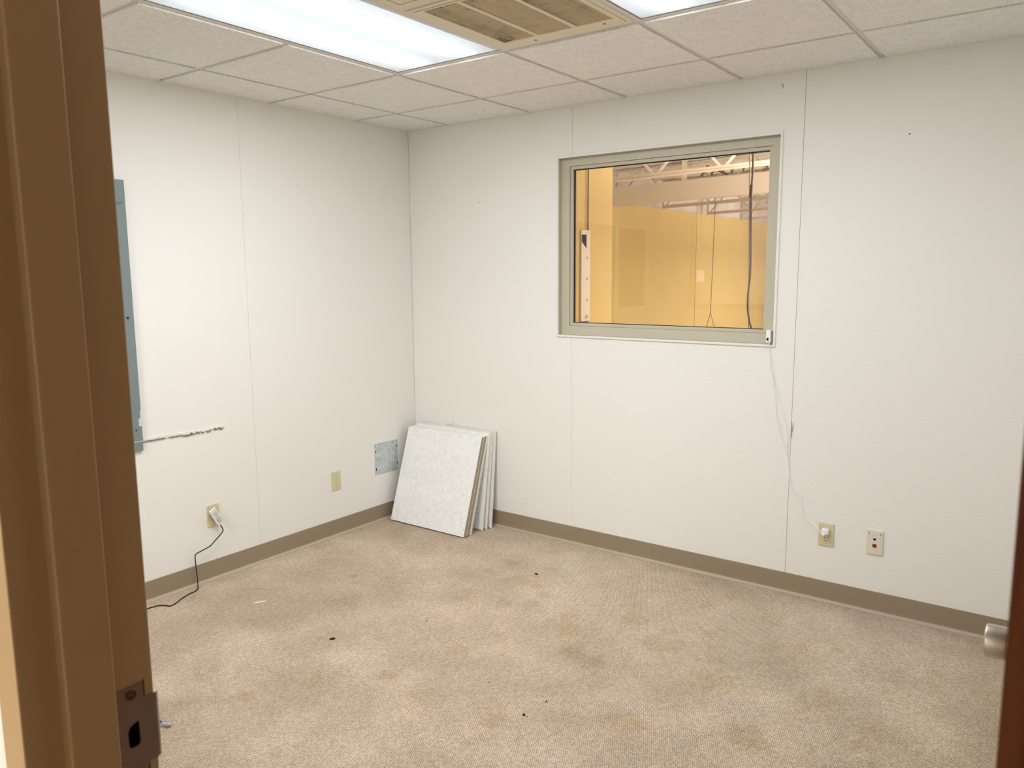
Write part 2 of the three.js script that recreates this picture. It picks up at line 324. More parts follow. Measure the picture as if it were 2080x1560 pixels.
// ------------------------------------------------------------------ suspended ceiling
{
  const c = structure('ceiling', 'suspended ceiling of speckled square boards in a metal grid', 'ceiling');
  const taken2 = (i, j) => ((i === 2 || i === 4) && (j === 2 || j === 3)) || (i === 3 && (j === 2 || j === 3));
  const shared = {};
  for (let i = 0; i + 1 < GX.length; i++) for (let j = 0; j + 1 < GZ.length; j++) {
    if (taken2(i, j)) continue;
    const x0 = GX[i] + (i ? 0.0135 : 0.001), x1 = GX[i + 1] - (i + 2 < GX.length ? 0.0135 : 0.001), z0 = GZ[j] + (j ? 0.0135 : 0.001), z1 = GZ[j + 1] - (j + 2 < GZ.length ? 0.0135 : 0.001);
    const w = x1 - x0, d = z1 - z0, key = w.toFixed(3) + d.toFixed(3);
    if (!shared[key]) {
      const s = roundPoly([[-w / 2, -d / 2], [w / 2, -d / 2], [w / 2, d / 2], [-w / 2, d / 2]], 0.001);
      const g = extrude(s, 0.0075, { bevelEnabled: true, bevelThickness: 0.0012, bevelSize: 0.0012, bevelOffset: -0.0012, bevelSegments: 1 });
      g.rotateX(Math.PI / 2); g.translate(0, 0.0087, 0);
      shared[key] = planarUV(merge([g, box(-w / 2 - 0.007, w / 2 + 0.007, 0.0092, 0.018, -d / 2 - 0.007, d / 2 + 0.007)]));
    }
    const o = mesh('ceiling_tile', shared[key], M.ceilingBoard, c);
    o.position.set((x0 + x1) / 2, H + rr(-0.0004, 0.0004), (z0 + z1) / 2);
    o.rotation.y = 0;
  }
  for (let i = 1; i + 1 < GX.length; i++) mesh('grid_tee', [box(GX[i] - 0.012, GX[i] + 0.012, H + 0.0078, H + 0.0088, 0.012, ROOM_Z - 0.004), box(GX[i] - 0.001, GX[i] + 0.001, H + 0.0088, H + 0.04, 0.012, ROOM_Z - 0.004)], M.tee, c);
  for (let j = 1; j + 1 < GZ.length; j++) for (let i = 0; i + 1 < GX.length; i++) {
    if (j === 3 && (i === 2 || i === 4)) continue;
    mesh('grid_tee', [box(GX[i] + (i ? 0.0121 : 0.009), GX[i + 1] - 0.0121, H + 0.0078, H + 0.0088, GZ[j] - 0.012, GZ[j] + 0.012), box(GX[i] + 0.0121, GX[i + 1] - 0.0121, H + 0.0088, H + 0.04, GZ[j] - 0.001, GZ[j] + 0.001)], M.tee, c);
  }
  mesh('upper_slab', box(-0.1, ROOM_X + 0.1, H + 0.16, H + 0.28, -0.1, ROOM_Z + 0.12), M.plenum, c);
}

// ------------------------------------------------------------------ fluorescent troffers
function troffer(i, label) {
  const x0 = GX[i] + 0.0155, x1 = GX[i + 1] - 0.0155, z0 = GZ[2] + 0.0155, z1 = GZ[4] - 0.0155, cx = (x0 + x1) / 2, cz = (z0 + z1) / 2;
  const t = thing('ceiling_light', label, 'ceiling light', [cx, H, cz], 'fluorescent troffers in the ceiling grid');
  const w = (x1 - x0) / 2, d = (z1 - z0) / 2, y0 = 0.0100, y1 = 0.0112;
  mesh('housing', [box(-w, -w + 0.002, y1, 0.11, -d, d), box(w - 0.002, w, y1, 0.11, -d, d), box(-w, w, y1, 0.11, -d, -d + 0.002), box(-w, w, y1, 0.11, d - 0.002, d), box(-w, w, 0.11, 0.112, -d, d)], M.lampMetal, t);
  // the lens door hangs a little to one side, so one rail of it shows wider
  mesh('door_frame', [box(-w, -w + 0.003, y0 - 0.001, y1, -d, d), box(w - 0.019, w, y0 - 0.001, y1, -d, d), box(-w + 0.003, w - 0.019, y0 - 0.001, y1, -d, -d + 0.003), box(-w + 0.003, w - 0.019, y0 - 0.001, y1, d - 0.003, d)], M.lampMetal, t);
  mesh('lens', box(-w + 0.002, w - 0.018, y0, y0 + 0.0005, -d + 0.002, d - 0.002), M.prismLens, t);
  for (const s of [-1, 1]) mesh('fluorescent_tube', cyl(V(s * 0.138 - 0.008, y1 + 0.054, -d + 0.02), V(s * 0.138 - 0.008, y1 + 0.054, d - 0.02), 0.019, 0.019, 20), M.tubeGlow, t);
  for (const s of [-1, 1]) {
    const l = new THREE.RectAreaLight(col(...LAMP_COLOR.room), LAMP.room, 0.205, 2 * d - 0.03);
    l.name = 'tube_light'; l.rotation.x = -Math.PI / 2; l.position.set(s * 0.138 - 0.008, y0 - 0.0015, 0); t.add(l);
  }
  return t;
}
troffer(2, 'glowing fluorescent ceiling light between the tan grille and the wall with the grey cabinet');
troffer(4, 'glowing fluorescent ceiling light on the door side of the tan grille');

// ------------------------------------------------------------------ return-air grille and its neighbour
{
  const x0 = GX[3] + 0.013, x1 = GX[4] - 0.013, z0 = GZ[2] + 0.014, z1 = GZ[3] - 0.013, cx = (x0 + x1) / 2, cz = (z0 + z1) / 2;
  const t = thing('air_grille', 'yellowed return air grille with three louvred strips and dust', 'air vent', [cx, H, cz]);
  const L = (a, b, c, d, e, f) => box(a - cx, b - cx, c, d, e - cz, f - cz);
  const ix0 = 1.628, ix1 = 2.113, iz0 = 1.148, iz1 = 1.617;
  const fr = (a0, a1, b0, b1, c0, c1, d0, d1, y0, y1) => [L(a0, c0, y0, y1, b0, b1), L(c1, a1, y0, y1, b0, b1), L(c0, c1, y0, y1, b0, d0), L(c0, c1, y0, y1, d1, b1)];
  mesh('outer_rim', fr(x0, x1, z0, z1, x0 + 0.018, x1 - 0.018, z0 + 0.018, z1 - 0.018, 0.004, 0.012), M.grille, t);
  mesh('frame', fr(x0 + 0.0205, x1 - 0.0205, z0 + 0.0205, z1 - 0.0205, ix0, ix1, iz0, iz1, 0.002, 0.010), M.grille, t);
  for (const b of [1.783, 1.952]) mesh('divider', L(b - 0.008, b + 0.008, 0.0025, 0.012, iz0, iz1), M.grille, t);
  const edges = [ix0, 1.775, 1.791, 1.944, 1.960, ix1];
  for (let k = 0; k < 3; k++) {
    const a = edges[2 * k] - cx, b = edges[2 * k + 1] - cx, fins = [];
    for (let z = iz0 + 0.003; z < iz1; z += 0.0062) { const g = new THREE.BoxGeometry(b - a, 0.0012, 0.0056); g.rotateX(0.22); g.translate((a + b) / 2, 0.0065, z - cz); fins.push(planarUV(g.toNonIndexed())); }
    const o = mesh('louvre_strip', fins, M.grilleDust, t); o.userData.kind = 'stuff';
  }
  mesh('backing', L(ix0 - 0.01, ix1 + 0.01, 0.0095, 0.012, iz0 - 0.01, iz1 + 0.01), M.grilleDust, t);
  const lint = [];
  const tuft = (x, z, r) => { const g = new THREE.IcosahedronGeometry(r, 0); g.scale(rr(0.8, 2.4), 0.35, rr(0.6, 1.3)); g.translate(x - cx, 0.0045, z - cz); lint.push(planarUV(g)); };
  for (let k = 0; k < 70; k++) tuft(ix0 + Math.abs(rr(-0.05, 0.07)) * rnd() + 0.004, iz0 + 0.004 + 0.09 * rnd() * rnd(), rr(0.0015, 0.004));
  for (let k = 0; k < 26; k++) tuft(ix0 + 0.003 + 0.006 * rnd(), iz0 + 0.02 + rnd() * 0.43, rr(0.001, 0.0025));
  for (let k = 0; k < 26; k++) tuft(1.7715 + 0.004 * rnd(), 1.40 + rnd() * 0.21, rr(0.0012, 0.003));
  for (let k = 0; k < 22; k++) tuft(1.7945 + 0.004 * rnd(), 1.36 + rnd() * 0.25, rr(0.001, 0.0028));
  for (let k = 0; k < 16; k++) tuft(1.9635 + 0.004 * rnd(), 1.45 + rnd() * 0.16, rr(0.001, 0.0025));
  for (let k = 0; k < 26; k++) tuft(ix0 + 0.01 + rnd() * 0.12, iz1 - 0.004 - 0.008 * rnd(), rr(0.001, 0.0026));
  const lo = mesh('dust_lint', lint, M.lint, t); lo.userData.kind = 'stuff';
  for (const [x, z] of [[1.748, 1.106], [2.06, 1.117]]) { const g = new THREE.CylinderGeometry(0.0055, 0.0045, 0.002, 14); g.translate(x - cx, 0.0012, z - cz); const s = mesh('screw', g, M.darkSteel, t); }

  const Z0 = GZ[3] + 0.013, Z1 = GZ[4] - 0.013, c2 = (Z0 + Z1) / 2;
  const s = thing('air_diffuser', 'yellowed square air diffuser with a dark throat beside the louvred grille', 'air vent', [cx, H, c2]);
  const w = (x1 - x0) / 2, d = (Z1 - Z0) / 2;
  const ring = (a, b, ya, yb) => [box(-w + a, w - a, ya, yb, -d + a, -d + b), box(-w + a, w - a, ya, yb, d - b, d - a), box(-w + a, -w + b, ya, yb, -d + b, d - b), box(w - b, w - a, ya, yb, -d + b, d - b)];
  mesh('outer_rim', ring(0, 0.035, 0.004, 0.011), M.grille, s);
  mesh('inner_rim', ring(0.037, 0.075, 0.006, 0.014), M.grille, s);
  for (let k = 0; k < 4; k++) mesh('vane', ring(0.105 + k * 0.045, 0.112 + k * 0.045, 0.008, 0.03), M.grille, s);
  mesh('throat', box(-w + 0.07, w - 0.07, 0.034, 0.04, -d + 0.07, d - 0.07), M.lampMetal, s);
}

// ------------------------------------------------------------------ window in the back wall
function rings(o, name, m, [x0, x1, y0, y1], [wl, wr, wb, wt], z0, z1, r = 0.0015) {
  return mesh(name, [rbox(x0, x0 + wl, y0, y1, z0, z1, r), rbox(x1 - wr, x1, y0, y1, z0, z1, r), rbox(x0 + wl - 0.001, x1 - wr + 0.001, y0, y0 + wb, z0, z1, r), rbox(x0 + wl - 0.001, x1 - wr + 0.001, y1 - wt, y1, z0, z1, r)], m, o);
}
{
  const w = structure('window_1', 'fixed interior window in a grey-green metal frame looking into the yellow hall', 'window');
  rings(w, 'casing_bead', M.whiteTrim, [WIN.x0 - 0.010, WIN.x1 + 0.011, WIN.y0 - 0.010, WIN.y1 + 0.011], [0.011, 0.012, 0.011, 0.012], -0.004, 0.0075);
  rings(w, 'reveal', M.windowMetal, [WIN.x0 - 0.0035, WIN.x1 + 0.0035, WIN.y0 - 0.0035, WIN.y1 + 0.0035], [0.0035, 0.0035, 0.0035, 0.0035], -0.108, -0.0042, 0.0003);
  rings(w, 'frame', M.windowMetal, [WIN.x0, WIN.x1, WIN.y0, WIN.y1], [0.051, 0.048, 0.051, 0.042], -0.11, -0.033, 0.0012);
  const bx = [WIN.x0 + 0.0515, WIN.x1 - 0.0485, WIN.y0 + 0.0515, WIN.y1 - 0.0425];
  rings(w, 'glazing_bead', M.windowMetal, bx, [0.0155, 0.0155, 0.0165, 0.0175], -0.062, -0.043, 0.0015);
  const gx = [bx[0] + 0.0155, bx[1] - 0.0155, bx[2] + 0.0165, bx[3] - 0.0175];
  rings(w, 'gasket', M.gasket, gx, [0.004, 0.003, 0.0035, 0.0045], -0.068, -0.056, 0.0005);
  mesh('glass_pane', box(gx[0] + 0.001, gx[1] - 0.001, gx[2] + 0.001, gx[3] - 0.001, -0.066, -0.061), M.glass, w);
  // the window on the corridor side, seen only as a reflection in the first
  const v = structure('window_2', 'interior window between the room and the corridor', 'window');
  const b = [WIN2.x0, WIN2.x1, WIN2.y0, WIN2.y1];
  rings(v, 'frame', M.windowMetal, b, [0.051, 0.051, 0.051, 0.042], ROOM_Z + 0.02, ROOM_Z + 0.11, 0.0012);
  mesh('glass_pane', box(b[0] + 0.05, b[1] - 0.05, b[2] + 0.05, b[3] - 0.041, ROOM_Z + 0.06, ROOM_Z + 0.065), M.glass, v);
}

// ------------------------------------------------------------------ steel door frame, strike plate and door
{
  const o = structure('trim_1', 'brown painted steel door frame with rabbets and a strike plate', 'door frame');
  const R = [0.003, 0.0022, 0.001, 0.0022, 0.003, 0.001, 0.0022, 0.003];
  const zs0 = 3.332, zs1 = 3.385;
  const side = (x, s) => [[x - s * 0.055, JZ0], [x, JZ0], [x, zs0], [x + s * JS, zs0], [x + s * JS, zs1], [x, zs1], [x, JZ1], [x - s * 0.055, JZ1]];
  const strike = raise(roundPoly(side(JX, 1), R), 0, DOOR_H + 0.05);
  // mortise for the dust box and the two clearance slots beside the plate
  const ev = new Evaluator(); ev.useGroups = false;
  const cut = (a, b) => { const A = a instanceof Brush ? a : new Brush(merge([a])); const B = new Brush(b); A.updateMatrixWorld(); B.updateMatrixWorld(); return ev.evaluate(A, B, SUBTRACTION); };
  const PZ0 = 3.2935, PZ1 = 3.3285, LZ = 3.279;
  let jamb = cut(strike, box(JX - 0.028, JX + 0.004, STRIKE_Y - 0.0175, STRIKE_Y + 0.0175, 3.2985, 3.3175));
  for (const s of [-1, 1]) jamb = cut(jamb, box(JX - 0.02, JX + 0.004, STRIKE_Y + (s < 0 ? -0.064 : 0.0415), STRIKE_Y + (s < 0 ? -0.0415 : 0.064), PZ0 - 0.0028, PZ0 - 0.0004));
  const jg = jamb.geometry; if (jg.groups) jg.clearGroups();
  mesh('strike_jamb', jg, M.framePaint, o);
  mesh('hinge_jamb', raise(roundPoly(side(HX, -1).reverse(), [...R].reverse()), 0, DOOR_H + 0.05), M.framePaint, o);
  const head = roundPoly([[JZ0, DOOR_H + 0.055], [JZ0, DOOR_H], [zs0, DOOR_H], [zs0, DOOR_H - JS], [zs1, DOOR_H - JS], [zs1, DOOR_H], [JZ1, DOOR_H], [JZ1, DOOR_H + 0.055]], R);
  const hg = extrude(head, HX - JX + 0.106); hg.rotateY(-Math.PI / 2); hg.translate(HX + 0.053, 0, 0);
  mesh('head', hg, M.framePaint, o);
  // strike plate: outline in (z, y), with the latch hole
  const p = roundPoly([[PZ0, -0.062], [PZ1, -0.062], [PZ1, 0.062], [PZ0, 0.062], [PZ0, 0.0425], [LZ, 0.0425], [LZ, -0.0425], [PZ0, -0.0425]], [0.001, 0.002, 0.002, 0.001, 0.001, 0.002, 0.004, 0.003]);
  const h = new THREE.Path(); const hz0 = 3.3012, hz1 = 3.3152;
  h.moveTo(hz0, -0.011); h.lineTo(hz0, 0.0145); h.quadraticCurveTo(hz0, 0.0155, hz0 + 0.001, 0.0155); h.quadraticCurveTo(hz1, 0.0135, hz1, 0.004); h.lineTo(hz1, -0.0095); h.quadraticCurveTo(hz1, -0.0155, hz1 - 0.006, -0.0155); h.quadraticCurveTo(hz0, -0.0155, hz0, -0.011);
  p.holes.push(h);
  const pg = extrude(p, 0.0015, { curveSegments: 8 }); pg.rotateY(-Math.PI / 2); pg.translate(JX + 0.0016, STRIKE_Y, 0);
  const plate = mesh('strike_plate', pg, M.strike, o); plate.userData.label = 'dark satin metal strike plate with a latch hole';
  // the lip is bent about the vertical axis, so each strip stands upright
  const lipShape = new THREE.Shape(); const pts = [];
  for (let k = 0; k <= 8; k++) { const a = k / 8 * 1.25, r = 0.0055; pts.push([JX + 0.0016 - r * (1 - Math.cos(a)), LZ + 0.0005 - r * Math.sin(a)]); }
  for (let k = 8; k >= 0; k--) { const a = k / 8 * 1.25, r = 0.0040; pts.push([JX + 0.0016 - 0.0015 - r * (1 - Math.cos(a)), LZ + 0.0005 - r * Math.sin(a)]); }
  pts.forEach(([a, b], k) => k ? lipShape.lineTo(a, b) : lipShape.moveTo(a, b));
  mesh('lip', raise(lipShape, STRIKE_Y - 0.0415, STRIKE_Y + 0.0415), M.strike, plate);
  for (const s of [-1, 1]) { const g = new THREE.LatheGeometry([[0, 0.0002], [0.0012, 0.0012], [0.0062, 0.0016], [0.0068, 0.0010], [0.0068, 0]].map((a) => new THREE.Vector2(...a)), 20); g.rotateZ(-Math.PI / 2); g.translate(JX + 0.0012, STRIKE_Y + s * 0.0515, 3.3085); mesh('screw', g, mat(0.20, 0.12, 0.08, { roughness: 0.3, metalness: 0.9 }), plate); }
  const db = [box(JX - 0.0275, JX - 0.026, STRIKE_Y - 0.017, STRIKE_Y + 0.017, 3.299, 3.317), box(JX - 0.026, JX - 0.001, STRIKE_Y - 0.0172, STRIKE_Y - 0.0165, 3.299, 3.317), box(JX - 0.026, JX - 0.001, STRIKE_Y + 0.0165, STRIKE_Y + 0.0172, 3.299, 3.317), box(JX - 0.026, JX - 0.001, STRIKE_Y - 0.0165, STRIKE_Y + 0.0165, 3.2988, 3.2995), box(JX - 0.026, JX - 0.001, STRIKE_Y - 0.0165, STRIKE_Y + 0.0165, 3.3165, 3.3172)];
  mesh('dust_box', db, M.slot, plate);
}
{
  const d = structure('door_1', 'dark stained wooden door standing open at a right angle', 'door');
  const X0 = 3.540, X1 = 3.584, Z1 = 3.2705, Z0 = Z1 - 0.911, KY = 1.016, KZ = Z0 + 0.0745;
  mesh('leaf', rbox(X0, X1, 0.012, DOOR_H - 0.004, Z0, Z1, 0.0015), M.wood, d);
  for (const s of [-1, 1]) {
    const xf = s < 0 ? X0 : X1;
    const prof = [[0.0, 0.0655], [0.018, 0.0655], [0.0225, 0.0648], [0.0243, 0.0625], [0.0246, 0.052], [0.0246, 0.0375], [0.0232, 0.035], [0.0135, 0.0335], [0.0125, 0.030], [0.0125, 0.0085], [0.0315, 0.0078], [0.0332, 0.006], [0.0332, 0]].map((a) => new THREE.Vector2(...a));
    const g = new THREE.LatheGeometry(prof.reverse(), 48); g.rotateZ(s < 0 ? Math.PI / 2 : -Math.PI / 2); g.translate(xf, KY, KZ);
    mesh('knob', g, M.nickel, d).userData.label = 'brushed nickel door knob';
  }
  mesh('latch_plate', rbox(X0 + 0.009, X1 - 0.009, KY - 0.028, KY + 0.028, Z0 - 0.0008, Z0 + 0.002, 0.0005), M.nickel, d);
  mesh('latch_bolt', rbox(X0 + 0.015, X1 - 0.015, KY - 0.009, KY + 0.009, Z0 - 0.011, Z0 + 0.001, 0.002), M.nickel, d);
  for (const y of [0.31, 1.94]) mesh('hinge', [box(X1 - 0.034, X1, y - 0.057, y + 0.057, Z1 - 0.001, Z1 + 0.0015), cyl(V(X1 + 0.007, y - 0.057, Z1 + 0.005), V(X1 + 0.007, y + 0.057, Z1 + 0.005), 0.0065)], M.nickel, d);
}

// ------------------------------------------------------------------ corridor behind the camera
{
  const c = structure('wall_corridor', 'plain white walls of the corridor outside the doorway', 'wall');
  mesh('corridor_wall', [box(-1.2, 6.2, 0, WT, 5.4, 5.5), box(-1.3, -1.2, 0, WT, 3.29, 5.5), box(6.2, 6.3, 0, WT, 3.29, 5.5)], M.wall, c);
  const k = structure('ceiling_corridor', 'ceiling of the corridor outside the doorway', 'ceiling');
  mesh('corridor_ceiling', box(-1.3, 6.3, H, H + 0.1, 3.415, 5.5), M.ceilingBoard, k);
  const x = 1.25, z = 4.55;
  const t = thing('ceiling_light', 'fluorescent ceiling light in the corridor outside the door', 'ceiling light', [x, H, z]);
  mesh('housing', rbox(-0.305, 0.305, -0.035, 0, -0.61, 0.61, 0.004), M.lampMetal, t);
  mesh('lens', box(-0.28, 0.28, -0.038, -0.035, -0.58, 0.58), M.lens, t);
  const l = new THREE.RectAreaLight(col(...LAMP_COLOR.corridor), LAMP.corridor, 0.54, 1.12); l.rotation.x = -Math.PI / 2; l.position.set(0, -0.041, 0); t.add(l);
}

// ------------------------------------------------------------------ the hall beyond the window
const XW = -3.939, slopeY = (x) => 0.022 * (x - XW);
{
  const sw = structure('wall_hall_side', 'long yellow wall of the hall running away from the window', 'wall');
  mesh('wall_slab', box(XW - 0.2, XW, -0.5, 2.922, -26, -0.12), M.yellow, sw);
  mesh('upper_wall', box(XW - 0.22, XW - 0.06, 2.922, 3.7, -26, -0.12), M.deck, sw);
  const near = structure('wall_hall_near', 'yellow end of a partition just outside the window', 'wall');
  mesh('wall_slab', box(-0.30, 0.0, -0.5, 4.2, -2.652, -0.125), M.yellow, near);
  const fw = structure('wall_hall_far', 'yellow end wall of the hall', 'wall');
  mesh('wall_slab', box(XW, 9, -0.5, 4.2, -26.2, -26), M.yellow, fw);
  const rw = structure('wall_hall_right', 'yellow wall on the far side of the hall', 'wall');
  mesh('wall_slab', box(9, 9.2, -0.5, 4.2, -26, -0.12), M.yellow, rw);
  const bw = structure('wall_hall_rear', 'yellow hall side of the office wall around the window', 'wall');
  mesh('wall_slab', cells(XW - 0.2, 9.2, -0.5, 4.2, [[WIN.x0, WIN.x1, WIN.y0, WIN.y1]]).map(([a, b, e, f]) => box(a, b, e, f, -0.125, -0.111)), M.yellow, bw);
  const fl = structure('floor_hall', 'grey concrete floor of the hall', 'floor');
  mesh('slab', box(XW - 0.2, 9.2, -0.55, -0.4, -26.2, -0.12), M.concrete, fl);
  // ribbed roof deck, ribs running away from the window
  const rf = structure('ceiling_hall', 'cream ribbed metal roof deck over the hall', 'ceiling');
  const s = new THREE.Shape(), n = 42, x0 = XW - 0.25, x1 = 9.25, p = (x1 - x0) / n, y = (x) => 3.50 + slopeY(x);
  s.moveTo(x0, y(x0) + 0.1);
  for (let k = 0; k < n; k++) { const a = x0 + k * p; s.lineTo(a, y(a)); s.lineTo(a + p * 0.62, y(a + p * 0.62)); s.lineTo(a + p * 0.70, y(a + p * 0.7) + 0.012); s.lineTo(a + p * 0.92, y(a + p * 0.92) + 0.012); }
  s.lineTo(x1, y(x1)); s.lineTo(x1, y(x1) + 0.1); s.closePath();
  const g = extrude(s, 26.08); g.translate(0, 0, -26.2); mesh('roof_deck', g, M.deck, rf);
}
// bar joists: double-angle chords with zig-zag webs
function joist(z, label) {
  const xa = XW + 0.06, xb = 8.8, y = (x) => 2.925 + slopeY(x), t = thing('roof_joist', label, 'roof joist', [xa, y(xa), z], 'open-web joists under the roof deck of the hall');
  const P = (x, dy, dz = 0) => V(x - xa, y(x) + dy - y(xa), dz);
  mesh('bottom_chord', [bar(P(xa, 0), P(xb, 0), 0.10, 0.012), bar(P(xa, 0.03, -0.012), P(xb, 0.03, -0.012), 0.012, 0.06), bar(P(xa, 0.03, 0.012), P(xb, 0.03, 0.012), 0.012, 0.06)], M.steelCream, t);
  mesh('top_chord', [bar(P(xa, 0.55), P(xb, 0.55), 0.10, 0.03)], M.steelCream, t);
  const web = []; let up = true;
  for (let x = xa + 0.05; x < xb - 0.5; x += 0.52) { web.push(bar(P(x, up ? 0.02 : 0.55), P(x + 0.5, up ? 0.55 : 0.02), 0.03, 0.03)); up = !up; }
  for (const w of web) mesh('web_bar', planarUV(w.toNonIndexed()), M.steelCream, t);
  mesh('end_post', bar(P(xa + 0.01, 0.0), P(xa + 0.012, 0.55), 0.06, 0.04), M.steelCream, t);
}
joist(-4.75, 'cream open-web roof joist from which the chain and hose hang');
joist(-7.1, 'cream open-web roof joist between the hanging chain and the box beam');
joist(-9.75, 'cream open-web roof joist just above the hung box beam');
joist(-11.8, 'cream open-web roof joist next beyond the box beam, holding the forked cable');
joist(-14.2, 'cream open-web roof joist second beyond the box beam');
joist(-16.7, 'cream open-web roof joist third beyond the box beam');
joist(-19.2, 'cream open-web roof joist farthest from the window');
{
  const xa = XW + 0.02, xb = 8.8, y = (x) => 2.812 + 0.0185 * (x + 3.8);
  const t = thing('box_beam', 'deep cream box beam hung below the joists of the hall', 'beam', [xa, y(xa), -9.5]);
  const P = (x, dy, dz = 0) => V(x - xa, y(x) + dy - y(xa), dz);
  mesh('beam_body', bar(P(xa, 0.17), P(xb, 0.17), 0.16, 0.338), M.steelCream, t);
  for (const x of [-2.375, 0.9, 4.2]) mesh('hanger', bar(P(x, 0.335), P(x + 0.001, 0.70), 0.10, 0.09), M.steelCream, t);
  const b = thing('brace_bar', 'dark diagonal brace bar above the box beam', 'brace', [-2.0, 3.2, -9.7]);
  mesh('angle_bar', bar(V(-0.13, 0.25, -0.2), V(0.36, 0.045, 0.05), 0.03, 0.03), M.darkSteel, b);
  for (const [x, yy, nth] of [[-2.03, 3.262, 'fifth'], [-1.85, 3.275, 'fourth'], [-1.66, 3.285, 'third'], [-1.49, 3.292, 'second'], [-1.29, 3.305, 'first']]) {
    const c = thing('deck_clip', `small dark bent clip above the box beam, ${nth} from the forked pipe hanger`, 'clip', [x, yy - 0.028, -9.5], 'dark clips above the box beam');
    mesh('clip_plate', [bar(V(-0.035, 0.0, 0), V(-0.01, 0.055, 0), 0.02, 0.012), bar(V(-0.014, 0.05, 0), V(0.05, 0.045, 0), 0.02, 0.012), bar(V(-0.03, 0.005, 0), V(0.01, 0.04, 0), 0.02, 0.02), box(-0.04, 0.0, -0.012, 0.006, -0.01, 0.01)], M.darkSteel, c);
  }
  const h = thing('pipe_hanger', 'dark forked pipe hanger above the box beam near the window edge', 'hanger', [-0.92, 3.24, -9.5]);
  mesh('hanger_body', [bar(V(0, 0, 0), V(0.02, 0.13, 0), 0.025, 0.03), bar(V(-0.03, 0.13, 0), V(0.06, 0.125, 0), 0.02, 0.02), bar(V(-0.05, 0.0, 0), V(0.05, 0.03, 0), 0.02, 0.02)], M.darkSteel, h);
}
{
  // hoist chain and hose
  const z = -4.7, yTop = 2.93 + slopeY(0.53) - 0.0, links = [];
  const c = thing('hoist_chain', 'hanging steel hoist chain in front of the yellow wall', 'chain', [0.52, yTop, z]);
  const A = V(0.515, yTop, z), B = V(0.600, 0.1, z), n = 215;
  for (let k = 0; k < n; k++) { const t = k / n, p = A.clone().lerp(B, t); const g = new THREE.TorusGeometry(0.0062, 0.0023, 5, 9); g.scale(1, 1.75, 1); if (k % 2) g.rotateY(Math.PI / 2); g.rotateY(0.6); g.translate(p.x - 0.52, p.y - yTop, p.z - z); links.push(g); }
  mesh('chain_links', links, M.chain, c).userData.kind = 'stuff';
  const h = thing('air_hose', 'dark flexible hose sagging beside the hoist chain', 'hose', [0.565, yTop, z + 0.02]);
  const hp = [[0.562, yTop], [0.5655, 2.79], [0.566, 2.6], [0.560, 2.43], [0.563, 2.2], [0.569, 1.95], [0.578, 1.72], [0.578, 1.52], [0.562, 1.31], [0.566, 1.16], [0.590, 1.02], [0.612, 0.92], [0.62, 0.4]].map(([x, y]) => V(x - 0.565, y - yTop, 0));
  mesh('hose', tube(hp, 0.0115, 120, 8), M.hose, h);
  mesh('coupling', cyl(V(0.556 - 0.565, 2.36 - yTop, 0), V(0.5605 - 0.565, 2.49 - yTop, 0), 0.0165), M.black, h);
  // cable with a forked sling
  const yS = 2.99, s = thing('sling_cable', 'thin hanging cable that forks into two legs', 'cable', [-2.678, yS, -11.7]);
  mesh('cable', tube([V(0, 0, 0), V(-0.012, -0.7, 0), V(-0.022, -1.4, 0), V(-0.039, -2.245, 0)], 0.0065, 20, 6), M.darkSteel, s);
  for (const x of [-2.79, -2.615]) mesh('sling_leg', cyl(V(-0.039, -2.245, 0), V(x + 2.678 + (x < -2.7 ? -0.06 : 0.06), -2.75, 0), 0.006, 0.006, 6), M.darkSteel, s);
  const d = thing('drop_wire', 'thin straight wire hanging left of the forked cable', 'wire', [-3.064, 2.90, -11.7]);
  mesh('wire', cyl(V(0, 0.05, 0), V(-0.004, -3.2, 0), 0.0032, 0.0032, 6), M.darkSteel, d);
  // white slotted strip on the partition, with the conduit above it
  const p = thing('wiring_column', 'white slotted steel wiring column fixed to the yellow partition', 'wiring column', [0.0068, 1.149, -2.168]); p.scale.set(0.22, 1.014, 1.0);
  const zc = -2.09;
  mesh('cover', rbox(-0.03, 0.03, 0.0, 0.62, -0.073, 0.073, 0.002), M.postWhite, p);
  const hw = 0.073;
  mesh('switch_box', [box(-0.03, 0.03, 0.735, 0.775, -hw, hw), box(-0.03, 0.03, 0.62, 0.735, -hw, -0.012), box(-0.03, -0.024, 0.62, 0.735, -0.012, hw), box(-0.03, 0.03, 0.62, 0.735, hw - 0.003, hw)], M.postWhite, p);
  mesh('opening_shade', box(0.018, 0.0215, 0.62, 0.735, -0.012, hw - 0.003), M.slot, p);  // black sheet painted as the shade inside the box
  { const sh = new THREE.Shape(); sh.moveTo(-0.012, 0.62); sh.lineTo(hw - 0.003, 0.62); sh.lineTo(hw - 0.003, 0.675); sh.closePath(); const g = extrude(sh, 0.004); g.rotateY(-Math.PI / 2); g.translate(0.0265, 0, 0); mesh('flap', g, M.postWhite, p); }
  for (const y of [0.17, 0.35, 0.53]) mesh('slot', box(0.0295, 0.0306, y, y + 0.022, -0.028, -0.018), M.slot, p);
  mesh('clip', [box(0.0295, 0.034, 0.02, 0.055, -0.03, -0.018), box(0.0295, 0.032, 0.02, 0.045, 0.0, 0.008)], M.scar, p);
  mesh('end_cap', rbox(-0.03, 0.032, -0.03, 0.0, -0.055, 0.073, 0.001), M.darkSteel, p);
  const w = thing('conduit', 'thin dark conduit running up the yellow partition', 'conduit', [0.012, 1.93, -2.203]);
  mesh('pipe', cyl(V(0, 0, 0), V(0, 2.2, 0), 0.0055), M.darkSteel, w);
}
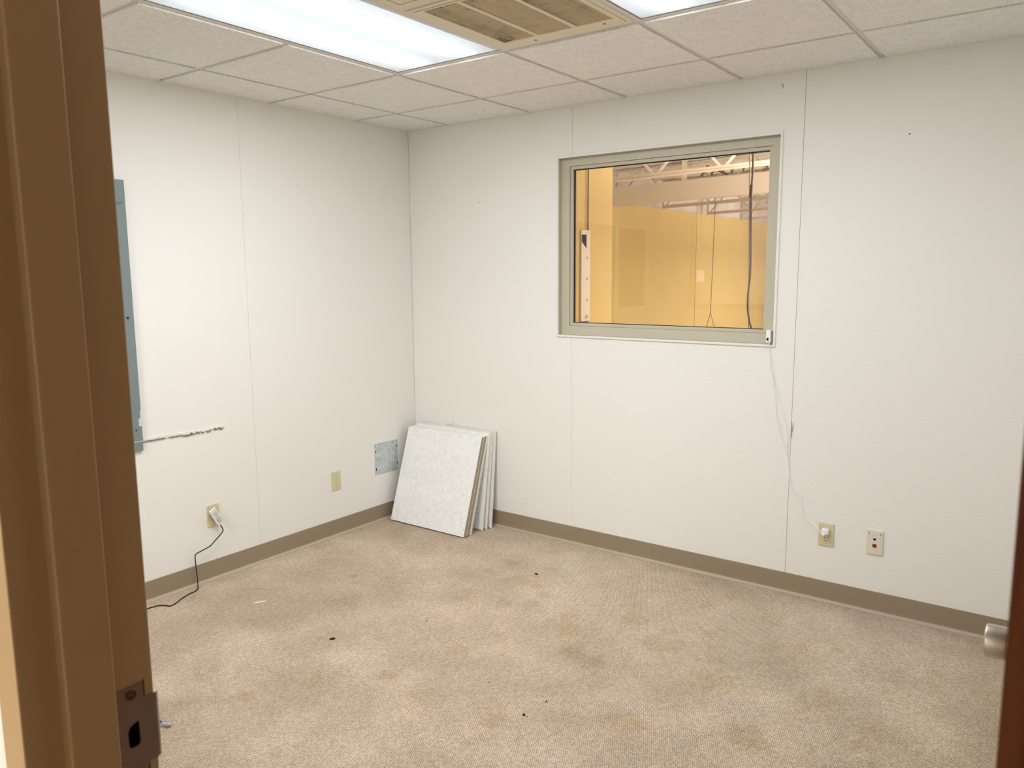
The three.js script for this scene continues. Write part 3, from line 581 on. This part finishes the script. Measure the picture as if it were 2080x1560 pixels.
{
  const n = thing('paper_notice', 'pale paper notice pinned to the long yellow wall of the hall', 'paper', [XW, 1.353, -14.025]);
  mesh('sheet', box(0, 0.002, 0, 0.268, -0.22, 0.22), mat(0.80, 0.66, 0.40, { roughness: 0.8 }), n);
}
// hall lamps added out of view, hung low so uplight brightens the deck
[[1.8, -5.93, 1.165], [1.5, -15.45, 1.22]].forEach(([x, z, reach], k) => {
  const t = thing('added_hall_light', ['unseen strip light added over the hall between the office window and the box beam', 'unseen strip light added over the hall beyond the box beam'][k], 'strip light', [x, 2.05, z]);
  mesh('housing', rbox(-0.18, 0.18, 0, 0.09, -1.25, 1.25, 0.01), M.lampMetal, t);
  for (const s of [-1, 1]) mesh('rod', cyl(V(0, 0.09, s * reach), V(0, 2.921 + slopeY(x) - 2.05, s * reach), 0.006), M.lampMetal, t);
  mesh('lens', box(-0.16, 0.16, -0.004, 0, -1.17, 1.17), M.lens, t);
  const l = new THREE.RectAreaLight(col(...LAMP_COLOR.hall), LAMP.hall, 0.3, 2.3); l.rotation.x = -Math.PI / 2; l.position.set(0, -0.008, 0); t.add(l);
  mesh('added_uplight', box(-0.16, 0.16, 0.09, 0.094, -1.17, 1.17), M.lens, t);
  const u = new THREE.RectAreaLight(col(...LAMP_COLOR.hall), LAMP.hall * 2.3, 0.3, 2.3); u.rotation.x = Math.PI / 2; u.position.set(0, 0.098, 0); t.add(u);  // upward light added to brighten the roof deck
});

// ------------------------------------------------------------------ things on the left wall
{
  const p = thing('electrical_panel', 'tall grey metal electrical cabinet on the white wall, half hidden by the door frame', 'electrical panel', [0.001, 0.749, 1.868]);
  mesh('cover', rbox(0, 0.016, 0.049, 1.246, 0, 0.69, 0.0015), M.panelGrey, p);
  mesh('lower_cover', rbox(0, 0.0145, 0, 0.0435, 0, 0.69, 0.0015), M.panelGrey, p);
  mesh('seam_strip', box(0, 0.0125, 0.0437, 0.0488, 0.0, 0.69), M.scarPaper, p);
  mesh('door', rbox(0.0155, 0.021, 0.14, 1.16, 0.09, 0.60, 0.002), M.panelGrey, p);
  mesh('latch', rbox(0.02, 0.028, 0.6, 0.68, 0.12, 0.145, 0.002), M.silver, p);
  for (const [y, r] of [[0.626, 0.006], [0.101, 0.004], [1.152, 0.004]]) mesh('screw', cyl(V(0.0155, y, 0.029), V(0.0172, y, 0.029), r, r, 12), y > 1 ? M.panelGrey : M.black, p);
  const hook = []; for (let k = 0; k < 8; k++) { const a = Math.PI + k / 7 * Math.PI * 0.9; hook.push(V(0.017, 1.15 + 0.011 * Math.sin(a), 0.030 + 0.011 * Math.cos(a))); }
  mesh('wire_hook', tube(hook, 0.0013, 24, 6), M.darkSteel, p);
  mesh('paint_smear', [rbox(0.0155, 0.0164, 0.118, 0.155, 0.001, 0.014, 0.0003), rbox(0.0155, 0.0164, 0.155, 0.19, 0.001, 0.006, 0.0003)], M.panelSmear, p);
  const q = thing('breaker_box', 'small grey breaker cabinet beside the tall grey cabinet', 'electrical panel', [0, 1.24, 2.66]);
  mesh('cover', rbox(0, 0.016, 0, 0.74, 0, 0.5, 0.002), M.panelGrey, q);
  mesh('door', rbox(0.0155, 0.021, 0.08, 0.66, 0.07, 0.43, 0.002), M.panelGrey, q);

  // torn wall covering beside the cabinet
  const t = thing('torn_wall_strip', 'torn ragged strip of wall covering running out from the grey cabinet', 'wall damage', [0, 0.793, 1.86]);
  const len = 0.433, up = new THREE.Shape(), n = 44; const topY = (s) => 0.005 - 0.004 * s + 0.004 * Math.sin(s * 7) , lowY = [];
  for (let k = 0; k <= n; k++) { const s = k / n; lowY.push(-0.004 - 0.003 * s + (s > 0.47 ? rr(-0.007, 0.005) : rr(-0.0015, 0.0015))); }
  for (let k = 0; k <= n; k++) { const s = k / n; k ? up.lineTo(s * len, topY(s) + 0.002) : up.moveTo(0, topY(0) + 0.002); }
  for (let k = n; k >= 0; k--) up.lineTo(k / n * len, lowY[k]);
  up.closePath();
  const g = extrude(up, 0.0032, { bevelEnabled: true, bevelSize: 0.0006, bevelThickness: 0.0008, bevelSegments: 1 }); g.rotateY(Math.PI / 2); mesh('peeled_edge', g, M.scarPaper, t);
  const bits = [];
  for (let k = 0; k < n; k++) {
    const s = (k + 0.5) / n; if (s < 0.5 ? (s > 0.24 && s < 0.29) : rnd() < 0.28) continue;
    const a = V(0.003, lowY[k] - (s < 0.5 ? 0.0012 : rr(-0.002, 0.005)), -k / n * len), b = V(0.003, lowY[k + 1] - (s < 0.5 ? 0.0012 : rr(-0.002, 0.006)), -(k + 1) / n * len);
    bits.push(bar(a, b, 0.0065, s < 0.5 ? rr(0.0035, 0.006) : rr(0.004, 0.0085)));
  }
  for (let k = 0; k < 9; k++) { const z = -rr(0.24, 0.43); const q2 = new THREE.IcosahedronGeometry(rr(0.002, 0.0036), 0); q2.scale(0.5, 1.2, 1); q2.translate(0.0018, -0.012 + rr(-0.004, 0.002), z); bits.push(q2); }
  mesh('exposed_backing', bits, M.scar, t);
  const curl = []; for (let k = 0; k < 8; k++) { const a = k / 7; curl.push(V(0.0028, 0.016 - 0.024 * a, 0.002 - 0.010 * a * a)); }
  mesh('curl', tube(curl, 0.0011, 20, 6), M.scar, t);
}
function plateBody(w, h, d = 0.0062) {       // a wall plate facing +z, centred
  return extrude(roundPoly([[-w / 2, -h / 2], [w / 2, -h / 2], [w / 2, h / 2], [-w / 2, h / 2]], 0.003), d - 0.0028, { bevelEnabled: true, bevelThickness: 0.0028, bevelSize: 0.0028, bevelOffset: -0.0028, bevelSegments: 2 });
}
function receptacle(parent, y) {            // duplex face, proud of the plate
  const s = new THREE.Shape(); const r = 0.0172; s.absarc(0, 0, r, Math.PI * 0.22, Math.PI * 0.78); s.absarc(0, 0, r, Math.PI * 1.22, Math.PI * 1.78); s.closePath();
  const g = extrude(s, 0.0016); g.translate(0, y, 0.006); const f = mesh('receptacle', g, M.ivoryFace, parent);
  mesh('slot', [box(-0.0075, -0.0053, y + 0.0005, y + 0.0085, 0.0075, 0.0079), box(0.0053, 0.0073, y + 0.0012, y + 0.0078, 0.0075, 0.0079)], M.slot, f);
  const e = new THREE.CylinderGeometry(0.0026, 0.0026, 0.0004, 12); e.rotateX(Math.PI / 2); e.translate(0, y - 0.0075, 0.0077); mesh('ground_hole', e, M.slot, f);
}
function plateScrew(parent, x, y) { const g = new THREE.SphereGeometry(0.0034, 12, 8); g.scale(1, 1, 0.35); g.translate(x, y, 0.0062); const s = mesh('screw', g, M.screw, parent); mesh('screw_slot', box(x - 0.0028, x + 0.0028, y - 0.0004, y + 0.0004, 0.0071, 0.0076), M.slot, s); }
{
  const b = thing('blank_plate', 'ivory blank wall plate with two screws', 'wall plate', [0, 0.341, 0.70]); b.rotation.y = Math.PI / 2;
  mesh('plate', plateBody(0.0695, 0.114), M.ivory, b); plateScrew(b, 0, 0.0305); plateScrew(b, 0, -0.0305);

  const o = thing('wall_outlet', 'ivory wall outlet with the labelled power adapter plugged in', 'outlet', [0, 0.340, 1.522]); o.rotation.y = Math.PI / 2;
  mesh('plate', plateBody(0.0695, 0.116), M.ivory, o); receptacle(o, 0.0195); receptacle(o, -0.0195); plateScrew(o, 0, 0);

  // adapter: black brick with a white label, hanging askew
  const a = thing('power_adapter', 'small power adapter with a white printed label hanging askew from its outlet', 'power adapter', [0.012, 0.338, 1.522]);
  const tilt = new THREE.Group(); tilt.name = 'adapter_body'; a.add(tilt); tilt.rotation.set(0.5, 0, 0);
  const outline = roundPoly([[-0.0185, 0.049], [0.0185, 0.049], [0.0195, -0.040], [0.011, -0.052], [-0.011, -0.052], [-0.0195, -0.040]], 0.003);
  const bg = extrude(outline, 0.004, { bevelEnabled: true, bevelThickness: 0.0015, bevelSize: 0.0015, bevelOffset: -0.0015, bevelSegments: 1 }); bg.rotateY(Math.PI / 2); bg.translate(0.0175, 0, 0);
  mesh('case', bg, M.whitePlastic, tilt);
  mesh('plug_block', rbox(-0.005, 0.0166, -0.012, 0.030, -0.017, 0.003, 0.002), M.black, tilt);
  const cv = document.createElement('canvas'); cv.width = 256; cv.height = 640; const cx = cv.getContext('2d');
  cx.fillStyle = '#f4f3f1'; cx.fillRect(0, 0, 256, 640);
  cx.fillStyle = '#4a4650'; cx.fillRect(40, 120, 180, 5); cx.fillRect(40, 120, 5, 46);
  cx.fillStyle = '#8d8a8a'; for (let k = 0; k < 9; k++) { let x = 60; while (x < 205) { const w = 6 + 16 * rnd(); if (rnd() > 0.15) cx.fillRect(x, 150 + k * 24, w, 12); x += w + 5; } }
  cx.fillStyle = '#3f3d3d'; for (let k = 0; k < 5; k++) { let x = 50; while (x < 205) { const w = 10 + 24 * rnd(); if (rnd() > 0.2) cx.fillRect(x, 372 + k * 24, w, 15); x += w + 6; } }
  cx.lineWidth = 9; cx.strokeStyle = '#5a5757'; for (const [x, y] of [[80, 530], [140, 525], [195, 530]]) { cx.beginPath(); cx.arc(x, y, 22, 0, 7); cx.stroke(); }
  const tx = new THREE.CanvasTexture(cv); tx.colorSpace = THREE.SRGBColorSpace;
  const lg = extrude(roundPoly([[-0.0178, 0.0480], [0.0178, 0.0480], [0.0186, -0.0395], [0.0105, -0.051], [-0.0105, -0.051], [-0.0186, -0.0395]], 0.0025), 0.0004);
  { const p = lg.attributes.position, uv = new Float32Array(p.count * 2); for (let i = 0; i < p.count; i++) { uv[2 * i] = (p.getX(i) + 0.0186) / 0.0372; uv[2 * i + 1] = (p.getY(i) + 0.051) / 0.099; } lg.setAttribute('uv', new THREE.BufferAttribute(uv, 2)); }
  lg.rotateY(Math.PI / 2); lg.translate(0.0237, 0, 0);
  const lb = mesh('label', lg, mat(0.9, 0.9, 0.9, { map: tx, roughness: 0.45 }), tilt); lb.userData.label = 'white sticker with fine print';
  mesh('dot', cyl(V(0.0236, -0.0445, 0.001), V(0.0246, -0.0445, 0.001), 0.0028, 0.0028, 12), M.red, tilt);
  mesh('prong', [box(-0.012, -0.005, 0.018, 0.0195, -0.010, -0.003), box(-0.012, -0.005, 0.006, 0.0075, -0.010, -0.003)], M.silver, tilt);

  const c = thing('black_cable', 'black power cable dropping from the adapter to the carpet', 'cord', [0.0593, 0.0, 1.6664]);
  const pts = [[0.021, 0.290, 1.4985], [0.036, 0.2700, 1.4948], [0.040, 0.2536, 1.4955], [0.040, 0.2357, 1.5159], [0.038, 0.2152, 1.543], [0.035, 0.1948, 1.5691], [0.032, 0.1835, 1.610], [0.030, 0.1762, 1.6417], [0.028, 0.1631, 1.6512], [0.030, 0.1118, 1.6516], [0.035, 0.0477, 1.651], [0.043, 0.016, 1.6555], [0.0593, 0.005, 1.6664], [0.0755, 0.0034, 1.6926], [0.0814, 0.0034, 1.7256], [0.1014, 0.0034, 1.7769], [0.1252, 0.0034, 1.8167], [0.1378, 0.0034, 1.8494], [0.1345, 0.0034, 1.8640], [0.1110, 0.0034, 1.8715], [0.0889, 0.0034, 1.891], [0.0819, 0.0034, 1.9166], [0.0791, 0.0034, 1.9321], [0.085, 0.0034, 2.05], [0.12, 0.0034, 2.3], [0.1, 0.0034, 2.7]];
  mesh('cord', tube(pts.map(([x, y, z]) => V(x - 0.0593, y, z - 1.6664)), 0.0029, 260, 8, 0.4), M.blackCord, c);

  // galvanised cover plate
  const gpl = thing('cover_plate', 'square galvanised steel cover plate low on the wall near the corner', 'cover plate', [0, 0.403, 0.277]); gpl.rotation.y = Math.PI / 2;
  mesh('plate', box(-0.101, 0.101, -0.1005, 0.1005, 0, 0.0022), M.zinc, gpl);
  for (const [z, y, w] of [[0.369, 0.452, 0.003], [0.368, 0.339, 0.0035], [0.1815, 0.461, 0.003], [0.1795, 0.348, 0.003]]) mesh('keyhole_slot', [box(0.277 - z - w, 0.277 - z + w, y - 0.403 - 0.009, y - 0.403 + 0.006, 0.0021, 0.0025), cyl(V(0.277 - z, y - 0.403 + 0.006, 0.0021), V(0.277 - z, y - 0.403 + 0.006, 0.0025), w * 1.3, w * 1.3, 10)], M.slot, gpl);
  for (const [z, y, a, b] of [[0.196, 0.380, 0.004, 0.007], [0.25, 0.363, 0.003, 0.006], [0.362, 0.413, 0.011, 0.0025], [0.198, 0.352, 0.004, 0.003], [0.207, 0.344, 0.008, 0.0012], [0.223, 0.446, 0.004, 0.006], [0.371, 0.49, 0.003, 0.012], [0.335, 0.50, 0.02, 0.0015], [0.305, 0.497, 0.012, 0.0015]]) { const g = new THREE.CylinderGeometry(1, 1, 0.0004, 12); g.rotateX(Math.PI / 2); g.scale(a / 2 + 0.001, b / 2 + 0.001, 1); g.translate(0.277 - z, y - 0.403, 0.0023); mesh('tarnish_mark', g, M.tarnish, gpl); }
}

// ------------------------------------------------------------------ things on the back wall
{
  const o = thing('wall_outlet', 'ivory wall outlet with a white charger plug in its upper socket', 'outlet', [2.6465, 0.332, 0]);
  mesh('plate', plateBody(0.0695, 0.112), M.ivory, o); receptacle(o, 0.0195); receptacle(o, -0.0195); plateScrew(o, 0, 0);
  const d = thing('data_plate', 'ivory data jack plate with a label window and one red jack', 'wall plate', [2.8595, 0.336, 0]);
  mesh('plate', plateBody(0.0695, 0.114, 0.0075), M.ivoryPale, d);
  mesh('label_window', rbox(-0.021, 0.021, 0.037, 0.0475, 0.007, 0.0085, 0.0006), mat(0.82, 0.79, 0.68, { roughness: 0.25 }), d);
  mesh('window_clip', [box(-0.0245, -0.0222, 0.0365, 0.048, 0.0072, 0.0082), box(0.0222, 0.0245, 0.0365, 0.048, 0.0072, 0.0082)], M.scar, d);
  const j = new THREE.Shape(); j.moveTo(-0.0062, 0.004); j.lineTo(0.0062, 0.004); j.lineTo(0.0062, -0.001); j.quadraticCurveTo(0.004, -0.0062, 0, -0.0062); j.quadraticCurveTo(-0.004, -0.0062, -0.0062, -0.001); j.closePath();
  const jg = extrude(j, 0.0006); jg.translate(-0.001, 0.0165, 0.0072); mesh('black_jack', jg, M.slot, d);
  mesh('red_jack', rbox(-0.0085, 0.0085, -0.0225, -0.0055, 0.006, 0.0088, 0.0006), M.red, d);
  mesh('red_shutter', rbox(-0.005, 0.005, -0.0195, -0.011, 0.0087, 0.0092, 0.0002), mat(0.20, 0.012, 0.012, { roughness: 0.5 }), d);

  const p = thing('charger_plug', 'white charger plug in the outlet below the window', 'plug', [2.6465, 0.3515, 0.0078]);
  mesh('plug_body', rbox(-0.0165, 0.0165, -0.0135, 0.0135, 0, 0.028, 0.006, 4), M.whitePlastic, p);
  mesh('plug_nose', cyl(V(0, -0.003, 0.026), V(-0.004, -0.014, 0.034), 0.008, 0.0045, 14), M.whitePlastic, p);

  const s = thing('window_sensor', 'small white plastic sensor on the lower corner of the window frame', 'sensor', [2.343, 1.229, 0]);
  mesh('case', rbox(-0.0105, 0.0105, 0, 0.060, -0.0328, 0.026, 0.003, 3), M.whitePlastic, s);
  { const sh = new THREE.Shape(); sh.moveTo(0.0035, 0.0075); sh.lineTo(0.0035, 0.0235); sh.lineTo(0.0005, 0.0245); sh.lineTo(-0.009, 0.0165); sh.lineTo(0.0005, 0.0075); sh.closePath(); const g = extrude(sh, 0.001); g.translate(-0.001, 0, 0.0254); mesh('lens_cover', g, M.slot, s); }
  mesh('port', box(0.0103, 0.0108, 0.043, 0.050, 0.0085, 0.0125), M.slot, s);
  mesh('side_seam', [box(0.0103, 0.0107, 0.033, 0.0338, -0.005, 0.024), box(0.0103, 0.0107, 0.026, 0.0268, -0.005, 0.024)], mat(0.5, 0.5, 0.5), s);
  mesh('strain_relief', cyl(V(0.002, 0.002, 0.012), V(0.002, -0.010, 0.012), 0.0035, 0.0025, 10), M.whitePlastic, s);

  const c = thing('charger_cable', 'thin white cable trailing down the wall from the window sensor to the plug', 'cable', [2.345, 0.35, 0.006]);
  const A = [[2.345, 1.224, .012], [2.3455, 1.19, .014], [2.3522, 1.1474, .012], [2.3658, 1.1007, .008], [2.3719, 1.0456, .012], [2.3947, .9678, .010], [2.4251, .8908, .016], [2.4484, .7974, .012], [2.4472, .733, .008], [2.4518, .6772, .010], [2.4631, .6302, .012], [2.470, .5583, .012], [2.4987, .5222, .014], [2.523, .4938, .012], [2.5293, .4381, .014], [2.5459, .4085, .016], [2.5813, .3826, .020], [2.6203, .3560, .030], [2.6375, .3400, .042], [2.6425, .3375, .0417]];
  const B = [[2.3445, 1.224, .011], [2.3435, 1.19, .012], [2.3495, 1.1552, .010], [2.357, 1.095, .007], [2.368, 1.0453, .009], [2.3829, .9667, .008], [2.390, .8873, .010], [2.4089, .8089, .008], [2.431, .7471, .007], [2.4465, .728, .008], [2.4518, .672, .008]];
  const f = ([x, y, z]) => V(x - 2.345, y - 0.35, z - 0.006);
  mesh('strand', tube(A.map(f), 0.0015, 260, 7), M.whitePlastic, c);
  mesh('strand', tube(B.map(f), 0.0013, 160, 7), M.whitePlastic, c);
}

// ------------------------------------------------------------------ leaning stack of ceiling boards
{
  const S = 0.608;
  const labels = [
    'white speckled ceiling board leaning in front of the whole stack, tan cut edge',
    'ceiling board with tan cut edge leaning second from the front of the stack',
    'white-edged ceiling board leaning third from the front of the stack',
    'white ceiling board standing taller behind the gap in the stack',
    'white ceiling board with stepped edge second from the wall in the stack',
    'white ceiling board with stepped edge resting against the wall at the back of the stack'];
  // [bottom z, tilt from upright, x of its left edge, edge colour, stepped edge]
  // front face at the bottom, lean, left edge
  const rows = [[0.307, 0.316, 0.055, 0, 0], [0.280, 0.312, 0.055, 0, 0], [0.2475, 0.297, 0.056, 1, 0], [0.145, 0.147, 0.066, 1, 1], [0.112, 0.1215, 0.072, 1, 1], [0.078, 0.0935, 0.082, 1, 1]];
  rows.forEach(([zb, lean, x0, white, step], k) => {
    const t = thing('ceiling_board', labels[k], 'ceiling tile', [x0 + S / 2, 0.0006 + 0, zb], 'loose ceiling boards leaning in the corner');
    t.rotation.x = -lean;
    const th = k < 2 ? 0.023 : 0.0158;
    t.position.y = th * Math.sin(lean) + 0.0004;      // the lower rear edge carries the board
    const w = S / 2;
    const oy = 0;
    if (!step) {
      mesh('core', planarUV(rbox(-w, w, oy, S + oy, -th, -0.0012, 0.0012)), white ? M.boardCoreWhite : M.boardCoreTan, t);
      mesh('speckled_face', planarUV(rbox(-w, w, oy, S + oy, -0.0014, 0, 0.0004)), M.newBoard, t);
    } else {
      mesh('core', planarUV(rbox(-w, w, oy, S + oy, -th, -0.0075, 0.0015)), M.boardCoreWhite, t);
      mesh('speckled_face', planarUV(rbox(-w + 0.009, w - 0.009, oy + 0.009, S + oy - 0.009, -0.0077, 0, 0.0008)), M.newBoard, t);
    }
    // chipped corners and edge crumbs
    const ch = []; for (let q = 0; q < 5; q++) { const c = new THREE.IcosahedronGeometry(rr(0.002, 0.004), 0); c.scale(1.4, 0.8, 0.8); c.translate(w - rr(-0.001, 0.002), oy + rr(0.01, S - 0.02), -rr(0.003, th - 0.003)); ch.push(c); }
    mesh('chipped_edge', ch, white ? M.boardCoreWhite : M.boardCoreTan, t);
  });
  // scraps caught on top
  const s1 = thing('torn_scrap', 'thin curled white scrap sticking up behind the leaning boards', 'scrap', [0.325, 0.607, 0.012]);
  mesh('scrap', [tube([V(-0.05, -0.004, 0.004), V(-0.03, 0.0, 0.006), V(0, 0.004, 0.01), V(0.022, 0.016, 0.012), V(0.032, 0.024, 0.014)], 0.0022, 24, 6), tube([V(0.0, 0.004, 0.01), V(0.012, 0.005, 0.008), V(0.026, -0.002, 0.006)], 0.0022, 16, 6)], M.paper, s1);
  const s2 = thing('torn_scrap', 'ragged white crumbs caught on the top edge of the leaning boards', 'scrap', [0.50, 0.606, 0.016]);
  const cr = []; for (let k = 0; k < 9; k++) { const g = new THREE.IcosahedronGeometry(rr(0.003, 0.007), 0); g.translate(rr(-0.035, 0.03), rr(-0.001, 0.006), rr(-0.006, 0.006)); cr.push(g); }
  mesh('crumbs', cr, M.paper, s2);
}

// ------------------------------------------------------------------ bits on the carpet
{
  const st = thing('paper_sliver', 'thin white sliver lying on the carpet near the cord', 'scrap', [0.4465, 0, 1.5805]);
  st.rotation.y = Math.atan2(0.055, 0.029);
  const s = new THREE.Shape(); s.moveTo(-0.033, 0); s.quadraticCurveTo(-0.01, -0.0052, 0.02, -0.0045); s.lineTo(0.034, -0.001); s.quadraticCurveTo(0.01, 0.0045, -0.033, 0);
  const g = extrude(s, 0.0022); g.rotateX(-Math.PI / 2 + 0.12); g.translate(0, 0.0012, 0); mesh('sliver', g, M.paper, st);
  const crumbs = [[1.035, 1.636, 0.0085, 1.6, 'dark oval crumb alone on the carpet in front of the leaning boards'], [1.338, 0.518, 0.0075, 1.6, 'dark crumb lying nearest the wall under the window'], [2.049, 1.63, 0.0065, 1.0, 'largest dark crumb out on the open carpet'], [2.064, 1.633, 0.003, 1.0, 'tiny dark crumb touching the largest crumb'], [2.066, 1.51, 0.004, 1.3, 'small dark crumb behind the largest crumb'], [1.811, 1.525, 0.0032, 1.0, 'tiny dark speck well to the side of the largest crumb'], [1.245, 1.267, 0.0035, 1.0, 'tiny dark speck between the leaning boards and the largest crumb']];
  for (const [x, z, r, e, label] of crumbs) { const t = thing('crumb', label, 'crumb', [x, 0, z], 'crumbs on the carpet'); const q = new THREE.IcosahedronGeometry(r, 1); q.scale(e, 0.5, 0.8); q.rotateY(x * 7); q.translate(0, r * 0.45, 0); mesh('crumb_body', q, M.crumb, t); }
  const w = thing('cable_end', 'blue cable with a silver connector poking out past the door frame', 'cable', [1.075, 0, 2.416]);
  mesh('connector', [cyl(V(-0.007, 0.011, 0.003), V(0.008, 0.011, -0.004), 0.0095, 0.0105, 12), cyl(V(0.008, 0.011, -0.004), V(0.014, 0.011, -0.007), 0.0075, 0.006, 12), cyl(V(-0.007, 0.011, 0.003), V(-0.016, 0.011, 0.007), 0.006, 0.006, 10)], M.silver, w);
  mesh('blue_wire', tube([V(-0.014, 0.011, 0.006), V(-0.04, 0.016, 0.014), V(-0.09, 0.012, 0.05), V(-0.2, 0.004, 0.12)], 0.0034, 30, 7), M.blue, w);
  mesh('grey_wire', tube([V(-0.014, 0.008, 0.007), V(-0.04, 0.008, 0.018), V(-0.09, 0.006, 0.058), V(-0.2, 0.004, 0.14)], 0.003, 30, 7), M.silver, w);
}

renderer.render(scene, camera);
